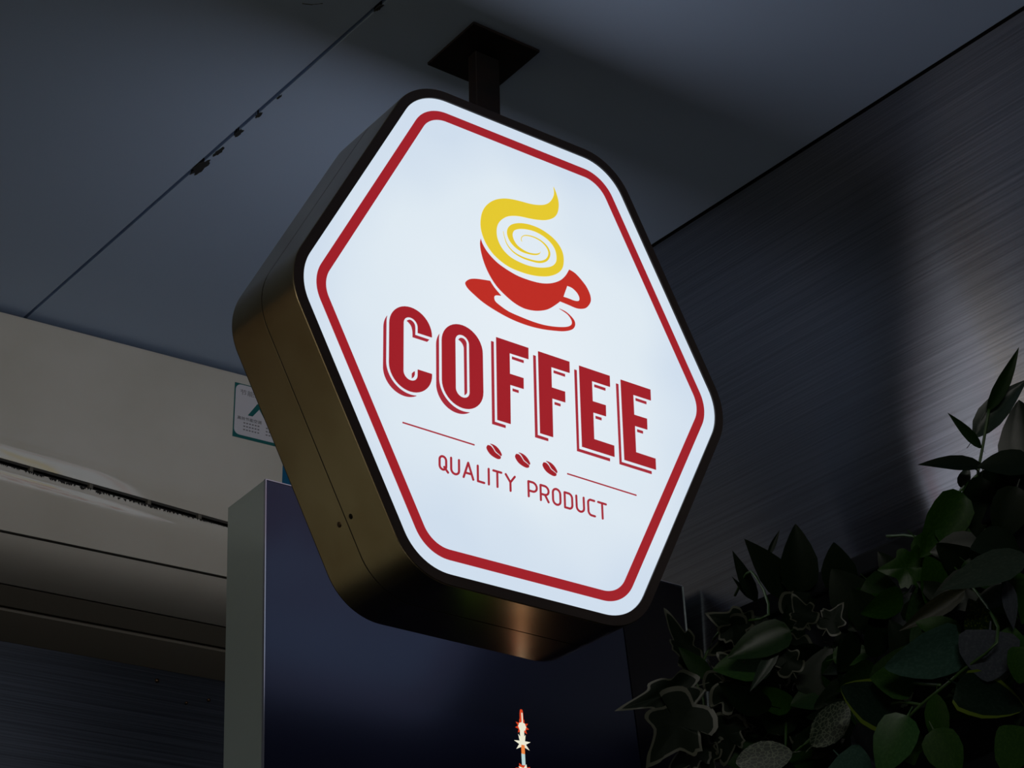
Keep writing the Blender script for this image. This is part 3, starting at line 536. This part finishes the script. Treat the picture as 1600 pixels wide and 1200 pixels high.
LEAVES = [
('b', 'lance', 'mid', 0.501, 1.928, 2.577, 0.535, 1.888, 2.63, 0.017, 20),
('b', 'lance', 'grey', 0.488, 1.945, 2.554, 0.544, 1.915, 2.61, 0.031, -25),
('b', 'lance', 'mid', 0.492, 1.94, 2.539, 0.456, 1.913, 2.568, 0.012, 10),
('b', 'lance', 'dark', 0.488, 1.929, 2.513, 0.418, 1.909, 2.509, 0.02, 35),
('b', 'ovate', 'dark', 0.527, 1.897, 2.473, 0.52, 1.872, 2.562, 0.056, -10),
('b', 'ovate', 'dark', 0.523, 1.869, 2.488, 0.466, 1.862, 2.481, 0.031, 30),
('b', 'lance', 'grey', 0.471, 1.966, 2.506, 0.481, 1.956, 2.527, 0.014, 0),
('p', 'ovate', 'green', 0.46, 1.915, 2.477, 0.415, 1.937, 2.414, 0.045, -15),
('b', 'ovate', 'dark', 0.482, 1.921, 2.502, 0.536, 1.95, 2.469, 0.043, 15),
('b', 'ovate', 'dark', 0.483, 1.919, 2.496, 0.464, 1.955, 2.428, 0.038, -15),
('p', 'ovate', 'dark', 0.506, 1.874, 2.463, 0.486, 1.901, 2.413, 0.039, 0),
('p', 'ivyg', 'green', 0.42, 1.966, 2.417, 0.375, 1.958, 2.411, 0.044, 0),
('p', 'ovate', 'green', 0.417, 1.969, 2.452, 0.466, 1.981, 2.408, 0.036, 15),
('p', 'ovate', 'green', 0.436, 1.929, 2.453, 0.472, 1.942, 2.408, 0.034, -15),
('p', 'lance', 'grey', 0.483, 1.792, 2.353, 0.394, 1.778, 2.316, 0.034, 20),
('p', 'lance', 'brown', 0.44, 1.876, 2.354, 0.373, 1.885, 2.316, 0.02, 0),
('p', 'heart', 'teal', 0.426, 1.863, 2.296, 0.352, 1.856, 2.266, 0.051, -20),
('p', 'ovate', 'green', 0.43, 1.873, 2.306, 0.386, 1.867, 2.318, 0.027, 25),
('p', 'heart', 'bluegrey', 0.449, 1.834, 2.296, 0.445, 1.858, 2.252, 0.057, 10),
('p', 'ovate', 'spot', 0.452, 1.863, 2.296, 0.434, 1.835, 2.327, 0.033, 0),
('p', 'ovate', 'green', 0.387, 1.91, 2.272, 0.342, 1.898, 2.273, 0.037, 10),
('p', 'heart', 'edge', 0.374, 1.943, 2.253, 0.316, 1.912, 2.269, 0.052, 0),
('p', 'ovate', 'bright', 0.376, 1.909, 2.238, 0.344, 1.926, 2.184, 0.042, 20),
('p', 'lance', 'green', 0.403, 1.891, 2.253, 0.405, 1.919, 2.2, 0.027, 30),
('p', 'ovate', 'green', 0.397, 1.898, 2.22, 0.419, 1.912, 2.174, 0.037, 0),
('p', 'heart', 'edge', 0.419, 1.871, 2.256, 0.484, 1.885, 2.231, 0.046, 15),
('p', 'heart', 'green', 0.463, 1.816, 2.16, 0.437, 1.801, 2.189, 0.047, 0),
('p', 'lance', 'bluegrey', 0.466, 1.813, 2.337, 0.472, 1.835, 2.295, 0.015, 0),
('p', 'heart', 'green', 0.475, 1.818, 2.272, 0.47, 1.835, 2.241, 0.03, 0),
('p', 'ovate', 'dark', 0.47, 1.856, 2.359, 0.494, 1.874, 2.326, 0.031, 0),
('n', 'lance', 'dark', 0.308, 2.137, 2.453, 0.255, 2.087, 2.505, 0.037, 15),
('n', 'lance', 'dark', 0.288, 2.161, 2.516, 0.302, 2.148, 2.542, 0.007, 0),
('n', 'lance', 'dark', 0.271, 2.166, 2.462, 0.244, 2.13, 2.51, 0.017, 0),
('n', 'lance', 'dark', 0.267, 2.171, 2.467, 0.244, 2.15, 2.486, 0.007, 0),
('p', 'ovate', 'dark', 0.315, 2.127, 2.457, 0.312, 2.083, 2.519, 0.043, 10),
('p', 'ovate', 'dark', 0.353, 2.065, 2.431, 0.342, 2.03, 2.474, 0.039, -10),
('i', 'ivy', 'pale', 0.304, 2.014, 2.375, 0.288, 1.991, 2.399, 0.03, 10),
('i', 'ivy', 'pale', 0.323, 2.022, 2.371, 0.342, 2.008, 2.397, 0.03, -10),
('i', 'ivy', 'pale', 0.248, 2.083, 2.396, 0.205, 2.056, 2.404, 0.044, 0),
('i', 'ivy', 'pale', 0.193, 2.152, 2.383, 0.165, 2.104, 2.43, 0.03, 20),
('p', 'ovate', 'mid', 0.286, 2.021, 2.371, 0.218, 2.023, 2.345, 0.037, 20),
('p', 'lance', 'grey', 0.272, 2.022, 2.356, 0.24, 2.035, 2.31, 0.015, 0),
('i', 'ivy', 'pale', 0.216, 2.075, 2.338, 0.256, 2.081, 2.306, 0.058, 10),
('i', 'ivy', 'pale', 0.213, 2.127, 2.329, 0.246, 2.144, 2.298, 0.052, -20),
('i', 'ivy', 'pale', 0.19, 2.108, 2.343, 0.106, 2.089, 2.314, 0.039, 10),
('i', 'ivy', 'pale', 0.194, 2.118, 2.336, 0.149, 2.113, 2.326, 0.021, 0),
('i', 'ivy', 'pale', 0.188, 2.095, 2.32, 0.133, 2.117, 2.256, 0.071, 0),
('i', 'ivy', 'pale', 0.193, 2.135, 2.303, 0.188, 2.158, 2.261, 0.055, 20),
('i', 'ivy', 'pale', 0.224, 2.113, 2.31, 0.217, 2.139, 2.261, 0.041, 0),
('n', 'oval', 'net', 0.297, 2.023, 2.246, 0.336, 2.002, 2.284, 0.035, 10),
('n', 'oval', 'net', 0.278, 2.03, 2.242, 0.219, 2.025, 2.231, 0.034, 15),
('i', 'ivy', 'pale', 0.244, 2.072, 2.338, 0.211, 2.059, 2.362, 0.038, 0),
('i', 'ivy', 'pale', 0.287, 2.035, 2.33, 0.271, 2.019, 2.36, 0.031, 0),
('n', 'lance', 'mid', 0.209, 2.131, 2.36, 0.175, 2.115, 2.391, 0.021, 0),
('p', 'ovate', 'dark', 0.371, 2.058, 2.402, 0.338, 2.035, 2.445, 0.048, 0),
('p', 'lance', 'dark', 0.408, 2.044, 2.439, 0.389, 2.032, 2.463, 0.023, 0),
('p', 'heart', 'teal', 0.319, 1.995, 2.227, 0.35, 2.011, 2.198, 0.045, 0),
('p', 'lance', 'bluegrey', 0.342, 1.998, 2.261, 0.367, 2.024, 2.212, 0.032, 0),
('p', 'ovate', 'mid', 0.375, 1.996, 2.28, 0.389, 1.951, 2.325, 0.052, -31),
('i', 'ivy', 'pale', 0.297, 2.151, 2.296, 0.264, 2.168, 2.271, 0.03, -31),
('p', 'ovate', 'mid', 0.351, 2.035, 2.314, 0.365, 2.048, 2.256, 0.043, -32),
('p', 'heart', 'dark', 0.409, 1.993, 2.4, 0.383, 2.002, 2.345, 0.052, 43),
('p', 'ovate', 'dark', 0.435, 1.921, 2.362, 0.402, 1.916, 2.38, 0.021, -3),
('p', 'heart', 'dark', 0.368, 2.036, 2.283, 0.337, 2.059, 2.255, 0.029, -14),
('p', 'ovate', 'dark', 0.47, 1.883, 2.294, 0.451, 1.897, 2.256, 0.034, 20),
('i', 'ivy', 'pale', 0.251, 2.145, 2.364, 0.292, 2.179, 2.32, 0.04, 6),
('i', 'ivy', 'pale', 0.198, 2.146, 2.288, 0.157, 2.15, 2.266, 0.049, 45),
('p', 'ovate', 'mid', 0.418, 1.966, 2.346, 0.402, 1.974, 2.3, 0.047, 39),
('p', 'ovate', 'dark', 0.472, 1.921, 2.416, 0.421, 1.923, 2.415, 0.039, 15),
('p', 'heart', 'green', 0.428, 1.938, 2.369, 0.413, 1.904, 2.402, 0.042, 32),
('p', 'heart', 'green', 0.328, 2.063, 2.295, 0.306, 2.09, 2.261, 0.027, -8),
('i', 'ivy', 'pale', 0.304, 2.124, 2.457, 0.346, 2.151, 2.411, 0.055, -30),
('p', 'ovate', 'dark', 0.432, 1.955, 2.311, 0.408, 1.934, 2.348, 0.031, -29),
('p', 'heart', 'dark', 0.482, 1.861, 2.303, 0.44, 1.861, 2.319, 0.044, -45),
('p', 'ovate', 'green', 0.448, 1.909, 2.354, 0.496, 1.906, 2.339, 0.049, -33),
('i', 'ivy', 'pale', 0.317, 2.13, 2.384, 0.265, 2.122, 2.396, 0.043, -13),
('p', 'heart', 'green', 0.482, 1.843, 2.292, 0.444, 1.853, 2.273, 0.031, 41),
('p', 'ovate', 'mid', 0.332, 2.04, 2.352, 0.335, 2.073, 2.309, 0.032, -19),
('p', 'ovate', 'dark', 0.378, 1.997, 2.36, 0.345, 1.973, 2.397, 0.041, -15),
('n', 'lance', 'dark', 0.274, 2.147, 2.403, 0.223, 2.153, 2.394, 0.032, -35),
('n', 'oval', 'dark', 0.317, 2.12, 2.304, 0.268, 2.09, 2.329, 0.038, -18),
('p', 'ovate', 'dark', 0.358, 2.018, 2.362, 0.333, 2.019, 2.323, 0.041, -39),
('p', 'heart', 'dark', 0.478, 1.857, 2.344, 0.442, 1.863, 2.329, 0.024, 29),
('i', 'ivy', 'pale', 0.19, 2.156, 2.292, 0.247, 2.141, 2.288, 0.041, 11),
('p', 'ovate', 'green', 0.268, 2.059, 2.348, 0.205, 2.055, 2.344, 0.043, 37),
('p', 'heart', 'dark', 0.364, 2.063, 2.341, 0.357, 2.082, 2.291, 0.041, -10),
('n', 'oval', 'dark', 0.288, 2.123, 2.38, 0.348, 2.121, 2.362, 0.054, 27),
('p', 'ovate', 'dark', 0.479, 1.899, 2.261, 0.482, 1.909, 2.224, 0.024, -24),
('i', 'ivy', 'pale', 0.284, 2.125, 2.367, 0.254, 2.149, 2.333, 0.038, 2),
('p', 'ovate', 'dark', 0.369, 1.998, 2.331, 0.366, 1.971, 2.372, 0.035, 39),
('p', 'ovate', 'green', 0.395, 1.958, 2.383, 0.35, 1.952, 2.36, 0.034, -31),
('i', 'ivy', 'pale', 0.253, 2.183, 2.433, 0.318, 2.185, 2.418, 0.062, 40),
('i', 'ivy', 'pale', 0.269, 2.159, 2.361, 0.265, 2.144, 2.404, 0.034, 19),
('p', 'heart', 'dark', 0.375, 2.022, 2.294, 0.369, 2.055, 2.253, 0.026, 2),
('p', 'ovate', 'dark', 0.502, 1.885, 2.4, 0.451, 1.867, 2.397, 0.051, 44),
('p', 'heart', 'dark', 0.42, 1.997, 2.314, 0.373, 1.995, 2.296, 0.034, -5),
('p', 'ovate', 'mid', 0.448, 1.894, 2.392, 0.477, 1.892, 2.358, 0.029, -23),
('n', 'lance', 'dark', 0.265, 2.063, 2.303, 0.208, 2.056, 2.324, 0.046, -43),
('p', 'heart', 'green', 0.37, 2.027, 2.42, 0.354, 2.049, 2.385, 0.031, -42),
('i', 'ivy', 'pale', 0.192, 2.153, 2.268, 0.216, 2.118, 2.304, 0.035, -13),
('i', 'ivy', 'pale', 0.214, 2.126, 2.368, 0.247, 2.156, 2.318, 0.051, -34),
('p', 'ovate', 'mid', 0.273, 2.152, 2.283, 0.221, 2.141, 2.267, 0.047, 28),
('p', 'ovate', 'green', 0.47, 1.924, 2.354, 0.476, 1.937, 2.312, 0.037, 28),
('p', 'heart', 'green', 0.443, 1.962, 2.29, 0.476, 1.947, 2.306, 0.029, -42),
('i', 'ivy', 'pale', 0.281, 2.142, 2.352, 0.317, 2.108, 2.384, 0.038, -10),
('n', 'lance', 'dark', 0.298, 2.101, 2.246, 0.324, 2.073, 2.295, 0.048, 16),
('p', 'ovate', 'dark', 0.296, 2.138, 2.383, 0.301, 2.11, 2.435, 0.042, 41),
('p', 'ovate', 'mid', 0.468, 1.937, 2.273, 0.494, 1.904, 2.309, 0.049, 43),
('p', 'ovate', 'green', 0.357, 2.006, 2.389, 0.406, 2.007, 2.388, 0.031, 5),
('p', 'heart', 'dark', 0.412, 1.943, 2.368, 0.445, 1.929, 2.393, 0.037, 24),
('p', 'heart', 'mid', 0.359, 2.046, 2.272, 0.398, 2.016, 2.301, 0.037, -7),
('p', 'ovate', 'dark', 0.361, 2.034, 2.348, 0.317, 2.047, 2.333, 0.033, 41),
('i', 'ivy', 'pale', 0.276, 2.156, 2.304, 0.236, 2.115, 2.344, 0.033, -15),
('p', 'ovate', 'green', 0.289, 2.086, 2.308, 0.242, 2.062, 2.325, 0.028, -11),
('p', 'heart', 'mid', 0.332, 2.113, 2.341, 0.332, 2.101, 2.383, 0.026, -33),
('n', 'lance', 'dark', 0.29, 2.167, 2.341, 0.225, 2.17, 2.34, 0.055, -27),
('p', 'ovate', 'mid', 0.471, 1.929, 2.283, 0.474, 1.906, 2.317, 0.032, -40),
('p', 'ovate', 'mid', 0.329, 2.102, 2.244, 0.279, 2.076, 2.251, 0.033, 24),
('i', 'ivy', 'pale', 0.249, 2.082, 2.402, 0.207, 2.094, 2.368, 0.054, -37),
('i', 'ivy', 'pale', 0.262, 2.196, 2.285, 0.242, 2.172, 2.33, 0.042, 11),
('p', 'heart', 'dark', 0.309, 2.069, 2.313, 0.334, 2.046, 2.363, 0.046, -7),
('i', 'ivy', 'pale', 0.267, 2.168, 2.431, 0.25, 2.177, 2.373, 0.032, -8),
('p', 'ovate', 'dark', 0.282, 2.127, 2.418, 0.237, 2.119, 2.407, 0.027, 23),
('n', 'lance', 'dark', 0.296, 2.128, 2.317, 0.325, 2.14, 2.275, 0.03, -12),
('p', 'ovate', 'green', 0.329, 2.031, 2.342, 0.373, 2.019, 2.347, 0.025, -24),
('i', 'ivy', 'pale', 0.249, 2.207, 2.365, 0.253, 2.234, 2.321, 0.036, 5),
('p', 'ovate', 'mid', 0.365, 2.004, 2.327, 0.327, 2.017, 2.3, 0.031, -36),
('p', 'heart', 'dark', 0.342, 2.064, 2.282, 0.304, 2.067, 2.247, 0.032, -4),
('p', 'ovate', 'green', 0.485, 1.839, 2.357, 0.472, 1.852, 2.305, 0.036, -30),
('p', 'ovate', 'dark', 0.427, 1.94, 2.271, 0.377, 1.909, 2.294, 0.044, -4),
('p', 'ovate', 'dark', 0.404, 1.984, 2.314, 0.379, 1.955, 2.354, 0.034, 7),
('p', 'ovate', 'dark', 0.351, 2.044, 2.311, 0.337, 2.017, 2.36, 0.036, 35),
('p', 'heart', 'green', 0.387, 2.036, 2.264, 0.425, 2.045, 2.225, 0.035, 14),
('i', 'ivy', 'pale', 0.28, 2.149, 2.377, 0.233, 2.14, 2.362, 0.038, -33),
('p', 'ovate', 'mid', 0.337, 2.064, 2.321, 0.285, 2.068, 2.306, 0.039, 36),
('p', 'heart', 'dark', 0.358, 2.032, 2.317, 0.307, 2.05, 2.295, 0.033, 1),
('p', 'ovate', 'green', 0.339, 2.094, 2.325, 0.388, 2.098, 2.293, 0.035, 23),
('i', 'ivy', 'pale', 0.281, 2.126, 2.32, 0.331, 2.15, 2.289, 0.058, -39),
('p', 'heart', 'mid', 0.367, 1.998, 2.418, 0.405, 2.002, 2.384, 0.033, 10),
('p', 'heart', 'dark', 0.401, 1.987, 2.384, 0.437, 2.009, 2.359, 0.027, -11),
('p', 'ovate', 'mid', 0.475, 1.916, 2.298, 0.43, 1.914, 2.298, 0.034, -33),
('i', 'ivy', 'pale', 0.232, 2.159, 2.355, 0.226, 2.132, 2.392, 0.025, 11),
('p', 'heart', 'green', 0.331, 2.065, 2.266, 0.371, 2.048, 2.283, 0.034, 43),
('p', 'heart', 'green', 0.424, 1.986, 2.28, 0.485, 1.987, 2.278, 0.039, -14),
('p', 'ovate', 'mid', 0.418, 1.967, 2.339, 0.406, 1.937, 2.382, 0.037, -3),
('p', 'ovate', 'dark', 0.431, 1.961, 2.438, 0.452, 1.97, 2.392, 0.034, -20),
('p', 'heart', 'dark', 0.366, 2.037, 2.294, 0.317, 2.038, 2.297, 0.031, -5),
('i', 'ivy', 'pale', 0.253, 2.165, 2.311, 0.278, 2.175, 2.277, 0.026, 27),
('p', 'ovate', 'dark', 0.341, 2.094, 2.384, 0.402, 2.108, 2.377, 0.035, -27),
('i', 'ivy', 'pale', 0.274, 2.178, 2.35, 0.236, 2.176, 2.319, 0.034, 41),
('n', 'lance', 'dark', 0.268, 2.176, 2.416, 0.284, 2.196, 2.362, 0.048, 14),
('p', 'ovate', 'green', 0.388, 2.02, 2.247, 0.379, 2.003, 2.291, 0.044, -41),
('p', 'ovate', 'dark', 0.419, 2.002, 2.374, 0.443, 1.981, 2.418, 0.041, 18),
('p', 'ovate', 'dark', 0.331, 2.115, 2.296, 0.379, 2.1, 2.326, 0.037, -12),
('p', 'heart', 'dark', 0.471, 1.903, 2.383, 0.421, 1.899, 2.41, 0.05, -44),
('p', 'ovate', 'dark', 0.34, 2.045, 2.288, 0.296, 2.033, 2.28, 0.023, -13),
('p', 'ovate', 'dark', 0.384, 2.039, 2.284, 0.436, 2.014, 2.302, 0.041, -18),
('n', 'oval', 'dark', 0.315, 2.081, 2.35, 0.257, 2.06, 2.373, 0.039, -31),
('p', 'heart', 'mid', 0.392, 2.025, 2.387, 0.452, 2.019, 2.388, 0.049, -42),
('p', 'ovate', 'dark', 0.471, 1.904, 2.37, 0.413, 1.904, 2.356, 0.045, 14),
('p', 'heart', 'dark', 0.382, 1.996, 2.381, 0.343, 2.003, 2.364, 0.026, 8),
('i', 'ivy', 'pale', 0.267, 2.161, 2.367, 0.321, 2.173, 2.358, 0.046, -29),
('p', 'ovate', 'mid', 0.475, 1.937, 2.365, 0.485, 1.894, 2.411, 0.049, 22),
('p', 'heart', 'mid', 0.413, 1.943, 2.344, 0.402, 1.948, 2.301, 0.032, 37),
('p', 'ovate', 'dark', 0.397, 2.0, 2.242, 0.376, 1.969, 2.268, 0.031, 39),
('p', 'heart', 'green', 0.261, 2.118, 2.394, 0.304, 2.11, 2.375, 0.034, -28),
('p', 'ovate', 'green', 0.491, 1.845, 2.345, 0.487, 1.851, 2.307, 0.029, -39),
('n', 'lance', 'dark', 0.266, 2.118, 2.292, 0.301, 2.091, 2.331, 0.043, 17),
]

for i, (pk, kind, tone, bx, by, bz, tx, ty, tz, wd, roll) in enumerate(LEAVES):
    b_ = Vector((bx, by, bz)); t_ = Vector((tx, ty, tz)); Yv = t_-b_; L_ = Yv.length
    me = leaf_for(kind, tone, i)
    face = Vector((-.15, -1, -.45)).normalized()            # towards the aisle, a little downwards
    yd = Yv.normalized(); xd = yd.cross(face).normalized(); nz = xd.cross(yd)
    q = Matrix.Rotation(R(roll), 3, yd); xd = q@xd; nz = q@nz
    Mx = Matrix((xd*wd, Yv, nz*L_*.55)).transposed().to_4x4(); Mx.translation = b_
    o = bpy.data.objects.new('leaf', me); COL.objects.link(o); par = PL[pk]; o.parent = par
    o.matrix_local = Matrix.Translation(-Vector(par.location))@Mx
def stem(pk, pts, r0=.0016):
    par = PL[pk]; return tube('stem', [Vector(p)-Vector(par.location) for p in bez(pts, (), 4, False)], r0, M_stem, par, 6)
stem('b', [(.52, 1.98, 2.48), (.50, 1.95, 2.45), (.491, 1.941, 2.43), (.483, 1.951, 2.47), (.486, 1.948, 2.509), (.493, 1.939, 2.538), (.503, 1.927, 2.578)])
stem('b', [(.47, 1.99, 2.48), (.458, 1.95, 2.485), (.48, 1.923, 2.5)])
stem('p', [(.40, 2.03, 2.48), (.43, 1.96, 2.44), (.455, 1.826, 2.295), (.423, 1.867, 2.266), (.39, 1.907, 2.248), (.368, 1.934, 2.232)])
stem('p', [(.352, 1.954, 2.262), (.373, 1.928, 2.258), (.39, 1.907, 2.248)])
stem('p', [(.37, 1.932, 2.283), (.392, 1.904, 2.268), (.407, 1.886, 2.26)])
stem('n', [(.285, 2.11, 2.30), (.277, 2.063, 2.25), (.295, 2.041, 2.256), (.319, 2.011, 2.273)])
stem('i', [(.25, 2.19, 2.48), (.262, 2.12, 2.48), (.269, 2.058, 2.404), (.225, 2.111, 2.411), (.197, 2.147, 2.366), (.201, 2.141, 2.334), (.188, 2.158, 2.275)])
